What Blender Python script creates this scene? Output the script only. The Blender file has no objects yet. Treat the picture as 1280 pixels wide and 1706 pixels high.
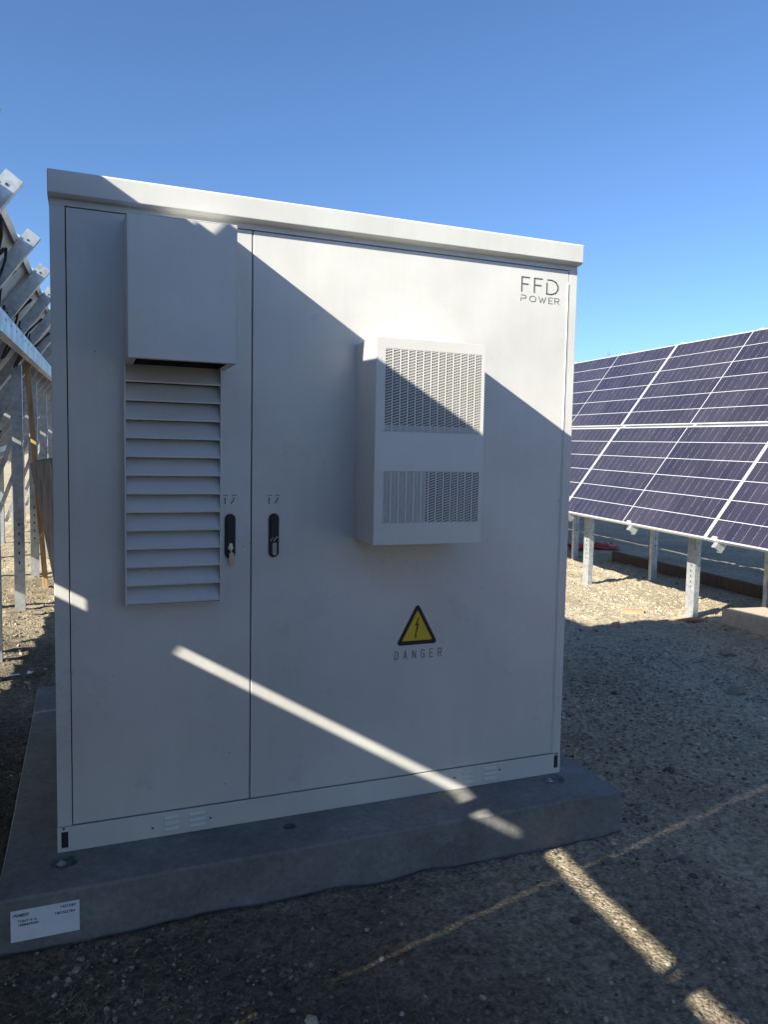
import bpy, math, random
import numpy as np
from mathutils import Vector, Matrix
random.seed(7)
rng = np.random.default_rng(11)
S = bpy.context.scene
COL = S.collection
rad = math.radians

# ------------------------------------------------------------------ camera
CAM = Vector((0.0922, -2.5148, 1.2724))
yaw, pit, rol = rad(21.6213), rad(-4.2515), rad(1.0775)
f = Vector((math.sin(yaw)*math.cos(pit), math.cos(yaw)*math.cos(pit), math.sin(pit)))
r0 = Vector((math.cos(yaw), -math.sin(yaw), 0)); u0 = r0.cross(f)
r_ = r0*math.cos(rol)+u0*math.sin(rol); u_ = -r0*math.sin(rol)+u0*math.cos(rol)
cd = bpy.data.cameras.new('camera'); cam = bpy.data.objects.new('camera', cd); COL.objects.link(cam)
cam.matrix_world = Matrix(((r_.x, u_.x, -f.x, CAM.x), (r_.y, u_.y, -f.y, CAM.y), (r_.z, u_.z, -f.z, CAM.z), (0, 0, 0, 1)))
cd.sensor_fit = 'VERTICAL'; cd.sensor_height = 36; cd.lens = 1259.64/1706*36
cd.clip_start = 0.02; cd.clip_end = 2000
S.camera = cam

# ------------------------------------------------------------------ light
SUN = Vector((-1.0, -0.37, 0.580)).normalized()           # towards the sun
elev = math.asin(SUN.z); azim = math.atan2(SUN.x, SUN.y)
w = bpy.data.worlds.new('World'); S.world = w; w.use_nodes = True
nt = w.node_tree; bg = nt.nodes['Background']
sky = nt.nodes.new('ShaderNodeTexSky'); sky.sky_type = 'NISHITA'; sky.sun_disc = False
sky.sun_elevation = elev; sky.sun_rotation = azim; sky.altitude = 900
sky.air_density = 1.0; sky.dust_density = 1.3; sky.ozone_density = 2.6
wb = nt.nodes.new('ShaderNodeMix'); wb.data_type = 'RGBA'; wb.blend_type = 'MULTIPLY'; wb.inputs[0].default_value = 1
wb.inputs[7].default_value = (.79, 1.0, 1.23, 1)            # camera white balance of the blue sky light
nt.links.new(sky.outputs[0], wb.inputs[6]); nt.links.new(wb.outputs[2], bg.inputs['Color']); bg.inputs['Strength'].default_value = 0.053
sl = bpy.data.lights.new('sun', 'SUN'); sl.energy = 5.0; sl.angle = rad(0.5); sl.color = (1.0, 0.945, 0.80)
so = bpy.data.objects.new('sun', sl); COL.objects.link(so)
so.rotation_euler = SUN.to_track_quat('Z', 'Y').to_euler()
S.view_settings.view_transform = 'Standard'; S.view_settings.look = 'None'
S.view_settings.exposure = 1.62; S.view_settings.gamma = 1; S.view_settings.use_curve_mapping = False
GZ = -0.17

# ------------------------------------------------------------------ materials
def new_mat(name, base, rough=.5, metal=0., spec=.5, coat=0.):
    m = bpy.data.materials.new(name); m.use_nodes = True
    b = m.node_tree.nodes['Principled BSDF']
    b.inputs['Base Color'].default_value = (*base, 1); b.inputs['Roughness'].default_value = rough
    b.inputs['Metallic'].default_value = metal; b.inputs['Specular IOR Level'].default_value = spec
    b.inputs['Coat Weight'].default_value = coat
    return m, m.node_tree, b
def N(nt, t, **kw):
    n = nt.nodes.new(t)
    for k, v in kw.items(): setattr(n, k, v)
    return n
def noise(nt, scale, detail=4, rough=.55, vec=None):
    n = N(nt, 'ShaderNodeTexNoise'); n.inputs['Scale'].default_value = scale
    n.inputs['Detail'].default_value = detail; n.inputs['Roughness'].default_value = rough
    if vec is not None: nt.links.new(vec, n.inputs['Vector'])
    return n
def ramp(nt, src, stops):
    r = N(nt, 'ShaderNodeValToRGB'); e = r.color_ramp.elements
    while len(e) < len(stops): e.new(.5)
    for el, (p, c) in zip(e, stops):
        el.position = p; el.color = (*c, 1) if len(c) == 3 else c
    nt.links.new(src, r.inputs[0]); return r
def mixc(nt, fac, a, b, mode='MIX'):
    m = N(nt, 'ShaderNodeMix', data_type='RGBA', blend_type=mode)
    for s, v in ((0, fac), (6, a), (7, b)):
        if hasattr(v, 'links'): nt.links.new(v, m.inputs[s])
        elif isinstance(v, (int, float)): m.inputs[s].default_value = v
        else: m.inputs[s].default_value = (*v, 1)
    return m.outputs[2]
def math_(nt, op, a, b=None, c=None):
    m = N(nt, 'ShaderNodeMath', operation=op)
    for i, v in enumerate((a, b, c)):
        if v is None: continue
        if hasattr(v, 'links'): nt.links.new(v, m.inputs[i])
        else: m.inputs[i].default_value = v
    return m.outputs[0]
def bump(nt, b, h, strength=.3, dist=.01):
    n = N(nt, 'ShaderNodeBump'); n.inputs['Strength'].default_value = strength; n.inputs['Distance'].default_value = dist
    nt.links.new(h, n.inputs['Height']); nt.links.new(n.outputs[0], b.inputs['Normal'])
def objco(nt): return N(nt, 'ShaderNodeTexCoord').outputs['Object']

def painted(name, base, rough=.38, dirt=.12, orange=.02):
    m, nt, b = new_mat(name, base, rough)
    co = objco(nt)
    n1 = noise(nt, 2.2, 5, .6, co); n2 = noise(nt, 60, 3, .5, co)
    v = N(nt, 'ShaderNodeTexVoronoi'); v.inputs['Scale'].default_value = 9; nt.links.new(co, v.inputs['Vector'])
    d = ramp(nt, n1.outputs[0], [(.35, tuple(c*(1-dirt) for c in base)), (.65, base)])
    sp = ramp(nt, v.outputs['Distance'], [(.0, (.25, .24, .22)), (.018, (.45, .44, .42)), (.03, (1, 1, 1))])
    c = mixc(nt, 1.0, d.outputs[0], sp.outputs[0], 'MULTIPLY')
    nt.links.new(c, b.inputs['Base Color'])
    rr = ramp(nt, noise(nt, 5.0, 6, .65, co).outputs[0], [(.3, (rough+.10,)*3), (.7, (rough-.10,)*3)])
    nt.links.new(rr.outputs[0], b.inputs['Roughness'])
    # rain and dust streaks running down the sheet
    mp = N(nt, 'ShaderNodeMapping'); mp.inputs['Scale'].default_value = (22, 22, .9); nt.links.new(co, mp.inputs[0])
    ns = noise(nt, 1.6, 5, .6, mp.outputs[0]); st_ = ramp(nt, ns.outputs[0], [(.42, (1, 1, 1)), (.75, (.972, .97, .955))])
    c = mixc(nt, 1.0, c, st_.outputs[0], 'MULTIPLY'); nt.links.new(c, b.inputs['Base Color'])
    n3 = noise(nt, 2.4, 2, .4, co)
    h = math_(nt, 'ADD', math_(nt, 'MULTIPLY', n3.outputs[0], 1.0), math_(nt, 'MULTIPLY', n2.outputs[0], orange))
    bump(nt, b, h, .35, .03)
    return m
PAINT = painted('grey_paint', (.585, .575, .552), .34)
PAINT2 = painted('unit_paint', (.60, .588, .56), .40, .06)
def simple(name, base, rough, metal=0, var=.25, scale=12, bs=.15, bd=.004, spec=.5):
    m, nt, b = new_mat(name, base, rough, metal, spec)
    n = noise(nt, scale, 5, .6, objco(nt))
    r = ramp(nt, n.outputs[0], [(.3, tuple(c*(1-var) for c in base)), (.7, tuple(min(1, c*(1+var)) for c in base))])
    nt.links.new(r.outputs[0], b.inputs['Base Color'])
    if bs: bump(nt, b, n.outputs[0], bs, bd)
    return m
BLACK = simple('black_plastic', (.006, .006, .007), .5, 0, .2, 30, 0)
DARK = simple('dark_gap', (.02, .021, .023), .8, 0, .2, 20, 0)
INK = simple('dark_ink', (.065, .065, .07), .6, 0, .1, 20, 0)
YEL = simple('sign_yellow', (.62, .42, .015), .45, 0, .08, 14, 0)
STEEL = simple('steel', (.6, .6, .58), .3, 1, .1, 60, 0)
BRASS = simple('tag_tan', (.52, .38, .27), .5, 0, .1, 60, 0)
LEVER = simple('lever_olive', (.32, .30, .22), .4, 0, .1, 60, 0)
CABLE = simple('black_cable', (.015, .015, .017), .5, 0, .2, 60, 0)
PAPER = simple('paper', (.62, .64, .68), .55, 0, .05, 40, 0)
def galv():
    m, nt, b = new_mat('galvanised_steel', (.5, .52, .54), .42, .75)
    co = objco(nt)
    v = N(nt, 'ShaderNodeTexVoronoi'); v.inputs['Scale'].default_value = 38; nt.links.new(co, v.inputs['Vector'])
    n = noise(nt, 6, 5, .65, co)
    c1 = ramp(nt, n.outputs[0], [(.3, (.34, .36, .38)), (.55, (.52, .54, .55)), (.75, (.66, .66, .64))])
    bw_ = N(nt, 'ShaderNodeRGBToBW'); nt.links.new(v.outputs['Color'], bw_.inputs[0])
    c = mixc(nt, .35, c1.outputs[0], bw_.outputs[0], 'SOFT_LIGHT')
    nt.links.new(c, b.inputs['Base Color'])
    r = ramp(nt, n.outputs[0], [(.3, (.55,)*3), (.7, (.36,)*3)]); nt.links.new(r.outputs[0], b.inputs['Roughness'])
    bump(nt, b, n.outputs[0], .15, .004)
    return m
GALV = galv()
ALU = simple('anodised_aluminium', (.72, .72, .72), .38, .6, .06, 8, 0)
def concrete():
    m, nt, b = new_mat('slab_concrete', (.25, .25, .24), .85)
    co = objco(nt)
    n1 = noise(nt, 3.5, 6, .65, co); n2 = noise(nt, 45, 5, .7, co)
    v = N(nt, 'ShaderNodeTexVoronoi'); v.inputs['Scale'].default_value = 55; nt.links.new(co, v.inputs['Vector'])
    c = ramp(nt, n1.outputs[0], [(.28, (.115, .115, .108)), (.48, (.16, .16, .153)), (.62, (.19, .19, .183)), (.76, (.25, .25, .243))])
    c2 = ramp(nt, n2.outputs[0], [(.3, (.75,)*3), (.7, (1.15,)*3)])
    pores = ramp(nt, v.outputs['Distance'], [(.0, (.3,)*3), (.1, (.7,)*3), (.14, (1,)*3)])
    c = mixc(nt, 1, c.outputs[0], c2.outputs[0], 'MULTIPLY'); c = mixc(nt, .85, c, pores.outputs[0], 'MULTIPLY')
    # pale cement smears
    n4 = noise(nt, 1.0, 4, .7); mp = N(nt, 'ShaderNodeMapping'); mp.inputs['Scale'].default_value = (3, 10, 6)
    nt.links.new(co, mp.inputs[0]); nt.links.new(mp.outputs[0], n4.inputs['Vector'])
    sm = ramp(nt, n4.outputs[0], [(.64, (0, 0, 0)), (.74, (.4,)*3)])
    c = mixc(nt, sm.outputs[0], c, (.36, .36, .35))
    nt.links.new(c, b.inputs['Base Color'])
    h = math_(nt, 'ADD', n2.outputs[0], math_(nt, 'MULTIPLY', pores.outputs[0], .6)); bump(nt, b, h, .5, .004)
    return m
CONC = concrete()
def soil():
    m, nt, b = new_mat('stony_soil', (.3, .25, .19), .95, spec=.2)
    co = objco(nt)
    n1 = noise(nt, .9, 6, .6, co); n2 = noise(nt, 28, 6, .75, co); n3 = noise(nt, 140, 4, .7, co)
    v = N(nt, 'ShaderNodeTexVoronoi'); v.inputs['Scale'].default_value = 75; nt.links.new(co, v.inputs['Vector'])
    c1 = ramp(nt, n1.outputs[0], [(.3, (.36, .30, .21)), (.5, (.50, .42, .30)), (.7, (.60, .51, .365))])
    shaded_soil = ramp(nt, n1.outputs[0], [(.3, (.060, .049, .035)), (.5, (.115, .094, .068)), (.7, (.19, .156, .112))])
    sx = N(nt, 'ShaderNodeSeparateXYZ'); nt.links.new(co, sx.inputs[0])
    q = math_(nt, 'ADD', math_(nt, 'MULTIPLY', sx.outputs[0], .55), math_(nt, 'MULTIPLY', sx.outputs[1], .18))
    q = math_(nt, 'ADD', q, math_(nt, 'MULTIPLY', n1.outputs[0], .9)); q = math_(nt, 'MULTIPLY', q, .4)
    shade_mask = ramp(nt, q, [(.17, (1, 1, 1)), (.62, (0, 0, 0))])       # dark soil with foreground shade painted in near the slab, dry sand further out
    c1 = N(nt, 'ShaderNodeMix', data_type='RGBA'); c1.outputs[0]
    nt.links.new(shade_mask.outputs[0], c1.inputs[0]); rr_ = ramp(nt, n1.outputs[0], [(.3, (.36, .30, .21)), (.5, (.50, .42, .30)), (.7, (.60, .51, .365))])
    nt.links.new(rr_.outputs[0], c1.inputs[6]); nt.links.new(shaded_soil.outputs[0], c1.inputs[7])
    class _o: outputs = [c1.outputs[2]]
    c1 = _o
    c2 = ramp(nt, n2.outputs[0], [(.3, (.22,)*3), (.45, (.75,)*3), (.6, (1.0,)*3), (.75, (1.35, 1.32, 1.25))])
    c3 = ramp(nt, n3.outputs[0], [(.3, (.55,)*3), (.7, (1.3,)*3)])
    c = mixc(nt, 1, c1.outputs[0], c2.outputs[0], 'MULTIPLY'); c = mixc(nt, .7, c, c3.outputs[0], 'MULTIPLY')
    bw = N(nt, 'ShaderNodeRGBToBW'); nt.links.new(v.outputs['Color'], bw.inputs[0])
    vb = ramp(nt, bw.outputs[0], [(.2, (.6,)*3), (.8, (1.3,)*3)])
    c = mixc(nt, .6, c, vb.outputs[0], 'MULTIPLY')
    nt.links.new(c, b.inputs['Base Color'])
    h = math_(nt, 'ADD', math_(nt, 'MULTIPLY', n2.outputs[0], 1.2), math_(nt, 'MULTIPLY', v.outputs['Distance'], -.6))
    h = math_(nt, 'ADD', h, math_(nt, 'MULTIPLY', n3.outputs[0], .3))
    bump(nt, b, h, 1.0, .02)
    return m
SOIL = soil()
def stone(name='gravel_stone', k=1.0):
    m, nt, b = new_mat(name, (.3, .27, .22), .85, spec=.25)
    g = N(nt, 'ShaderNodeNewGeometry')
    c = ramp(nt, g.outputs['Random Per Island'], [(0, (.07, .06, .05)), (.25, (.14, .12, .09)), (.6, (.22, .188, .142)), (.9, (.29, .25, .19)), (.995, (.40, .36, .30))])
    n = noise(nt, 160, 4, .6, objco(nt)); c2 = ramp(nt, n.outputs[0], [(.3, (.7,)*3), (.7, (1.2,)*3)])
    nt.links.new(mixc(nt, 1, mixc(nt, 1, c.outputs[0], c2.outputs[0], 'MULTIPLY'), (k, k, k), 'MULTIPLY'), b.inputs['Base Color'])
    bump(nt, b, n.outputs[0], .5, .002)
    return m
STONE = stone(); STONE2 = stone('sunlit_stone', 1.6)  # second copy paler for the right-hand gravel: sunlight put into its colour
STRAW = simple('dry_straw', (.20, .17, .085), .8, 0, .3, 20, 0)
def wood(name, base):
    m, nt, b = new_mat(name, base, .75)
    mp = N(nt, 'ShaderNodeMapping'); mp.inputs['Scale'].default_value = (14, 14, 1.2); nt.links.new(objco(nt), mp.inputs[0])
    n = noise(nt, 2.5, 6, .6, mp.outputs[0])
    c = ramp(nt, n.outputs[0], [(.3, tuple(x*.55 for x in base)), (.5, base), (.7, tuple(min(1, x*1.25) for x in base))])
    nt.links.new(c.outputs[0], b.inputs['Base Color']); bump(nt, b, n.outputs[0], .3, .003)
    return m
WOOD = wood('pale_timber', (.42, .27, .13)); WOODD = wood('weathered_timber', (.36, .29, .22)); BOARD = wood('dark_board', (.085, .055, .042))
BRICK = simple('fired_clay', (.42, .20, .12), .85, 0, .3, 40, .4)
REDC = simple('red_plastic_sheet', (.42, .06, .04), .5, 0, .3, 30, .2)
BLOCKM = simple('buff_block', (.42, .33, .26), .9, 0, .18, 35, .5, .004)
def cells():
    m, nt, b = new_mat('solar_cells', (.02, .02, .05), .14, 0, .5)
    co = objco(nt); sx = N(nt, 'ShaderNodeSeparateXYZ'); nt.links.new(co, sx.inputs[0])
    x, y = sx.outputs[0], sx.outputs[1]
    def line(c, off, pitch, wdt):
        fr = math_(nt, 'PINGPONG', math_(nt, 'SUBTRACT', c, off), pitch/2)
        return math_(nt, 'LESS_THAN', fr, wdt/2)
    rows = line(y, .0, 1.134/6, .0040)
    cols = line(x, .0, 2.28/24, .0021)
    mid = math_(nt, 'LESS_THAN', math_(nt, 'ABSOLUTE', math_(nt, 'SUBTRACT', x, 1.14)), .005)
    nz = noise(nt, 9, 4, .7, co); nb = noise(nt, 1.1, 3, .6, co)
    dash = math_(nt, 'GREATER_THAN', nz.outputs[0], .49)
    cd_ = math_(nt, 'MULTIPLY', cols, math_(nt, 'ADD', math_(nt, 'MULTIPLY', dash, .22), .13))
    fac = math_(nt, 'MAXIMUM', math_(nt, 'MAXIMUM', math_(nt, 'MULTIPLY', rows, .85), math_(nt, 'MULTIPLY', mid, .6)), cd_)
    # each cell strip its own slight tint
    cx = math_(nt, 'FLOOR', math_(nt, 'DIVIDE', x, .095)); cy = math_(nt, 'FLOOR', math_(nt, 'DIVIDE', y, .189))
    wn = N(nt, 'ShaderNodeTexWhiteNoise', noise_dimensions='2D'); cb = N(nt, 'ShaderNodeCombineXYZ')
    nt.links.new(cx, cb.inputs[0]); nt.links.new(cy, cb.inputs[1]); nt.links.new(cb.outputs[0], wn.inputs['Vector'])
    base = ramp(nt, wn.outputs['Value'], [(0, (.016, .0155, .030)), (1, (.026, .023, .041))])
    oi = N(nt, 'ShaderNodeObjectInfo')
    base = mixc(nt, math_(nt, 'MULTIPLY', oi.outputs['Random'], .5), base.outputs[0], (.026, .022, .030))
    dust = ramp(nt, nb.outputs[0], [(.35, (0, 0, 0)), (.8, (.05,)*3)])
    base = mixc(nt, dust.outputs[0], base, (.3, .27, .24))
    nt.links.new(mixc(nt, fac, base, (.62, .62, .66)), b.inputs['Base Color'])
    r = ramp(nt, nb.outputs[0], [(.3, (.16,)*3), (.7, (.26,)*3)]); nt.links.new(r.outputs[0], b.inputs['Roughness'])
    return m
CELL = cells()
BACK = simple('white_backsheet', (.62, .63, .62), .5, 0, .05, 6, 0)
LEAF = simple('dry_leaves', (.09, .10, .05), .8, 0, .4, 20, 0)
BARK = simple('bark', (.12, .10, .08), .9, 0, .3, 20, .3)

# ------------------------------------------------------------------ mesh helpers
class MB:
    def __init__(s): s.v = []; s.f = []; s.m = []
    def add(s, vs, fs, mi=0):
        o = len(s.v); s.v += [tuple(v) for v in vs]; s.f += [tuple(i+o for i in q) for q in fs]; s.m += [mi]*len(fs); return s
    def box(s, x0, x1, y0, y1, z0, z1, mi=0):
        return s.add([(x0, y0, z0), (x1, y0, z0), (x1, y1, z0), (x0, y1, z0), (x0, y0, z1), (x1, y0, z1), (x1, y1, z1), (x0, y1, z1)],
                     [(0, 3, 2, 1), (4, 5, 6, 7), (0, 1, 5, 4), (1, 2, 6, 5), (2, 3, 7, 6), (3, 0, 4, 7)], mi)
    def hexa(s, p, mi=0):     # 8 points: bottom 4 ccw, top 4
        return s.add(p, [(0, 3, 2, 1), (4, 5, 6, 7), (0, 1, 5, 4), (1, 2, 6, 5), (2, 3, 7, 6), (3, 0, 4, 7)], mi)
    def extrude(s, prof, o, A, B, D, mi=0):
        # profile points (a,b) in axes A,B extruded from o along D (vector)
        o, A, B, D = map(Vector, (o, A, B, D)); n = len(prof)
        p0 = [o+A*a+B*b for a, b in prof]; p1 = [q+D for q in p0]
        fs = [(i, (i+1) % n, n+(i+1) % n, n+i) for i in range(n)]
        fs += [tuple(range(n-1, -1, -1)), tuple(range(n, 2*n))]
        return s.add(p0+p1, fs, mi)
    def tube(s, pts, r, n=6, mi=0):
        pts = [Vector(p) for p in pts]; rings = []
        for i, p in enumerate(pts):
            d = (pts[min(i+1, len(pts)-1)]-pts[max(i-1, 0)]).normalized()
            a = d.orthogonal().normalized() if i == 0 else (rings_a - d*rings_a.dot(d)).normalized()
            rings_a = a; bb = d.cross(a); rr = r[i] if isinstance(r, (list, tuple)) else r
            rings.append([p+a*rr*math.cos(2*math.pi*k/n)+bb*rr*math.sin(2*math.pi*k/n) for k in range(n)])
        vs = [q for g in rings for q in g]; fs = []
        for i in range(len(pts)-1):
            for k in range(n): fs.append((i*n+k, i*n+(k+1) % n, (i+1)*n+(k+1) % n, (i+1)*n+k))
        fs.append(tuple(range(n-1, -1, -1))); fs.append(tuple(range((len(pts)-1)*n, len(pts)*n)))
        return s.add(vs, fs, mi)
    def build(s, name, mats, parent=None, bevel=0, seg=2, smooth=False):
        base = BASE.get(parent, Vector((0, 0, 0)))
        me = bpy.data.meshes.new(name); me.from_pydata([tuple(Vector(v)-base) for v in s.v], [], s.f)
        for m in (mats if isinstance(mats, (list, tuple)) else [mats]): me.materials.append(m)
        me.polygons.foreach_set('material_index', s.m)
        me.polygons.foreach_set('use_smooth', [smooth]*len(s.f)); me.update()
        o = bpy.data.objects.new(name, me); COL.objects.link(o)
        if parent: o.parent = parent
        BASE[o] = base
        if bevel:
            b = o.modifiers.new('bevel', 'BEVEL'); b.width = bevel; b.segments = seg; b.limit_method = 'ANGLE'; b.angle_limit = rad(40)
            b.harden_normals = False
        return o
BASE = {}
def tag(o, label=None, cat=None, group=None, kind=None):
    if label: o['label'] = label
    if cat: o['category'] = cat
    if group: o['group'] = group
    if kind: o['kind'] = kind
    return o
def thing(name, loc, label, cat, group=None):
    o = bpy.data.objects.new(name, None); o.empty_display_size = .1; COL.objects.link(o); o.location = loc
    BASE[o] = Vector(loc); return tag(o, label, cat, group)
def top(mb, name, mats, loc, label, cat, group=None, bevel=0, smooth=False, kind=None):
    o = mb.build(name, mats, None, bevel, smooth=smooth)
    for v in o.data.vertices: v.co -= Vector(loc)
    o.location = loc; return tag(o, label, cat, group, kind)

# ------------------------------------------------------------------ ground
def vnoise(x, y, s, seed):
    g = np.random.default_rng(seed).random((256, 256))
    X = x*s+1000; Y = y*s+1000; i = np.floor(X).astype(int); j = np.floor(Y).astype(int); fx = X-i; fy = Y-j
    fx = fx*fx*(3-2*fx); fy = fy*fy*(3-2*fy); G = lambda a, b: g[a % 256, b % 256]
    return (G(i, j)*(1-fx)+G(i+1, j)*fx)*(1-fy)+(G(i, j+1)*(1-fx)+G(i+1, j+1)*fx)*fy-.5
def gh(x, y, fine=True):
    x = np.asarray(x, float); y = np.asarray(y, float)
    h = vnoise(x, y, .45, 1)*.05+vnoise(x, y, 1.3, 2)*.026+vnoise(x, y, 4, 3)*.020+vnoise(x*.35+y*.9, y*.35-x*.15, 5, 6)*.022
    if fine: h = h+vnoise(x, y, 11, 4)*.018+vnoise(x, y, 27, 5)*.013
    h = h-.022*np.exp(-((x-3.35-.10*y)/.10)**2)+.010*np.exp(-((x-3.55-.10*y)/.07)**2)-.018*np.exp(-((x-5.0-.10*y)/.10)**2)
    # calm next to the slab, gentle rise to the right
    dx = np.maximum(np.maximum(-.16-x, x-2.01), 0); dy = np.maximum(np.maximum(-.23-y, y-1.86), 0); d = np.hypot(dx, dy)
    h = h*(.35+.65*np.clip(d/1.2, 0, 1))
    h = h+np.exp(-d/.035)*(.010+.022*(vnoise(x, y, 6, 21)+.3)+.012*vnoise(x, y, 22, 22))
    far = np.hypot(x, y); h = h*np.clip(1.6-far/60, .3, 1)
    inside = (d <= 0); h = np.where(inside, -.02, h)
    return GZ+h
def axis(lo, hi, step, far, n):
    a = np.arange(lo, hi+1e-6, step); g = np.geomspace(step*1.3, far, n); return np.concatenate([(lo-g)[::-1], a, hi+g])
xs = axis(-1.3, 6.6, .02, 700, 60); ys = axis(-2.0, 5.5, .02, 700, 60)
Xg, Yg = np.meshgrid(xs, ys, indexing='ij'); Zg = gh(Xg, Yg)
nx, ny = len(xs), len(ys)
V = np.stack([Xg, Yg, Zg], -1).reshape(-1, 3)
idx = np.arange(nx*ny).reshape(nx, ny)
F = np.stack([idx[:-1, :-1], idx[1:, :-1], idx[1:, 1:], idx[:-1, 1:]], -1).reshape(-1, 4)
def fast_mesh(name, V, F, mat, smooth=True):
    me = bpy.data.meshes.new(name); k = F.shape[1]
    me.vertices.add(len(V)); me.vertices.foreach_set('co', V.astype(np.float32).ravel())
    me.loops.add(F.size); me.loops.foreach_set('vertex_index', F.astype(np.int32).ravel())
    me.polygons.add(len(F)); me.polygons.foreach_set('loop_start', np.arange(0, F.size, k, dtype=np.int32))
    me.polygons.foreach_set('use_smooth', np.full(len(F), smooth)); me.materials.append(mat)
    me.update(calc_edges=True); o = bpy.data.objects.new(name, me); COL.objects.link(o); return o
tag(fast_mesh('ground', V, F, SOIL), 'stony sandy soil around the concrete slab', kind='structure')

# loose stones, nobody could count them
def icos():
    t = (1+5**.5)/2
    v = np.array([(-1, t, 0), (1, t, 0), (-1, -t, 0), (1, -t, 0), (0, -1, t), (0, 1, t), (0, -1, -t), (0, 1, -t), (t, 0, -1), (t, 0, 1), (-t, 0, -1), (-t, 0, 1)])/math.hypot(1, t)
    F = np.array([(0, 11, 5), (0, 5, 1), (0, 1, 7), (0, 7, 10), (0, 10, 11), (1, 5, 9), (5, 11, 4), (11, 10, 2), (10, 7, 6), (7, 1, 8), (3, 9, 4), (3, 4, 2), (3, 2, 6), (3, 6, 8), (3, 8, 9), (4, 9, 5), (2, 4, 11), (6, 2, 10), (8, 6, 7), (9, 8, 1)])
    return v, F
def stones(n, xr, yr, smin, smax, power=2.6, dens=None):
    v0, F0 = icos()
    x = rng.uniform(*xr, n); y = rng.uniform(*yr, n)
    keep = ~((x > -.17) & (x < 2.02) & (y > -.245) & (y < 1.88))
    if dens is not None: keep &= rng.random(n) < dens(x, y)
    x, y = x[keep], y[keep]; n = len(x)
    s = smin+(smax-smin)*rng.random(n)**power
    sc = np.stack([s, s*rng.uniform(.6, 1, n), s*rng.uniform(.4, .75, n)], -1)
    jit = 1+rng.uniform(-.32, .32, (n, 12))
    P = v0[None]*jit[..., None]*sc[:, None]
    a = rng.uniform(0, 2*np.pi, n); ca, sa = np.cos(a), np.sin(a)
    tx = rng.normal(0, .35, n)
    Py = P[..., 1]*np.cos(tx)[:, None]-P[..., 2]*np.sin(tx)[:, None]; Pz = P[..., 1]*np.sin(tx)[:, None]+P[..., 2]*np.cos(tx)[:, None]
    Px = P[..., 0]
    X = Px*ca[:, None]-Py*sa[:, None]+x[:, None]; Y = Px*sa[:, None]+Py*ca[:, None]+y[:, None]
    Z = Pz+(gh(x, y)+sc[:, 2]*.25)[:, None]
    Vv = np.stack([X, Y, Z], -1).reshape(-1, 3)
    Ff = (F0[None]+(np.arange(n)*12)[:, None, None]).reshape(-1, 3)
    return Vv, Ff
parts_extra = stones(2400, (.9, 5.5), (-1.5, 3.2), .005, .013, 1.8, lambda x, y: np.clip(.5+vnoise(x, y, .8, 31)*2.2, .05, 1))
parts = [stones(60000, (.0, 4.6), (-2.0, 2.4), .0022, .011, 2.5, lambda x, y: np.clip(.35+vnoise(x, y, 1.6, 9)*1.6, .06, 1)),
         stones(14000, (-1.0, .6), (-2.0, 3.0), .0022, .008, 3.0, lambda x, y: np.clip(.3+vnoise(x, y, 1.6, 9)*1.4, .05, 1)),
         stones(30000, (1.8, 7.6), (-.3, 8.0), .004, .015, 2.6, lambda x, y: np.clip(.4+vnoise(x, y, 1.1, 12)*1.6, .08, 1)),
         stones(5000, (-2.2, .4), (1.8, 12), .005, .02, 2.5),
         stones(330, (.4, 7.0), (-1.9, 7), .012, .030, 2.8)]
parts.append(parts_extra); off = 0; VV = []; FF = []
for a, b in parts: VV.append(a); FF.append(b+off); off += len(a)
gv = (fast_mesh('gravel', np.concatenate(VV), np.concatenate(FF), STONE, False))
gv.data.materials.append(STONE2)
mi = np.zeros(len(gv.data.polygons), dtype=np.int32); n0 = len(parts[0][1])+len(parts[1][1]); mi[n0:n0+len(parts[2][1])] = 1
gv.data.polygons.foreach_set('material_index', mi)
tag(gv, 'loose pale and brown gravel scattered over the soil', kind='stuff')
# straw litter
mb = MB()
for k in range(520):
    x = random.uniform(-.3, 6.2); y = random.uniform(-1.8, 5.2)
    if -.2 < x < 2.05 and -.27 < y < 1.9: continue
    z = float(gh(x, y))+.004; a = random.uniform(0, 6.28); l = random.uniform(.015, .07); t = random.uniform(-.1, .5)
    p = [Vector((x, y, z)), Vector((x+math.cos(a)*l*.5, y+math.sin(a)*l*.5, z+l*t*.6)), Vector((x+math.cos(a+.3)*l, y+math.sin(a+.3)*l, z+l*t*.7))]
    mb.tube(p, [.0011, .0009, .0004], 3)
for k in range(260):     # short dry tufts in the lower left
    cx = random.uniform(-.15, .75); cy = random.uniform(-1.45, -.3) if random.random() < .8 else random.uniform(-.6, -.28)
    z = float(gh(cx, cy))-.002
    for j in range(random.randint(2, 4)):
        a = random.uniform(0, 6.28); l = random.uniform(.012, .038); t = random.uniform(.3, 1)
        mb.tube([(cx, cy, z), (cx+math.cos(a)*l*.4, cy+math.sin(a)*l*.4, z+l*t*.6), (cx+math.cos(a)*l, cy+math.sin(a)*l, z+l*t*.8)], [.0011, .0008, .0003], 3)
o = mb.build('dry_grass', STRAW); tag(o, 'dry straw and short withered grass on the soil', 'grass', kind='stuff')
mb = MB()
mb.tube([(.86, -.60, float(gh(.86, -.60))), (.80, -.72, GZ+.03), (.76, -.86, GZ+.05), (.745, -1.0, GZ+.06), (.745, -1.12, GZ+.075)], [.0016, .0015, .0012, .001, .0006], 5)
top(mb, 'grass_stalk', STRAW, (.86, -.60, GZ), 'single long straw-coloured stalk in front of the concrete slab', 'grass stalk', smooth=True)

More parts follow.
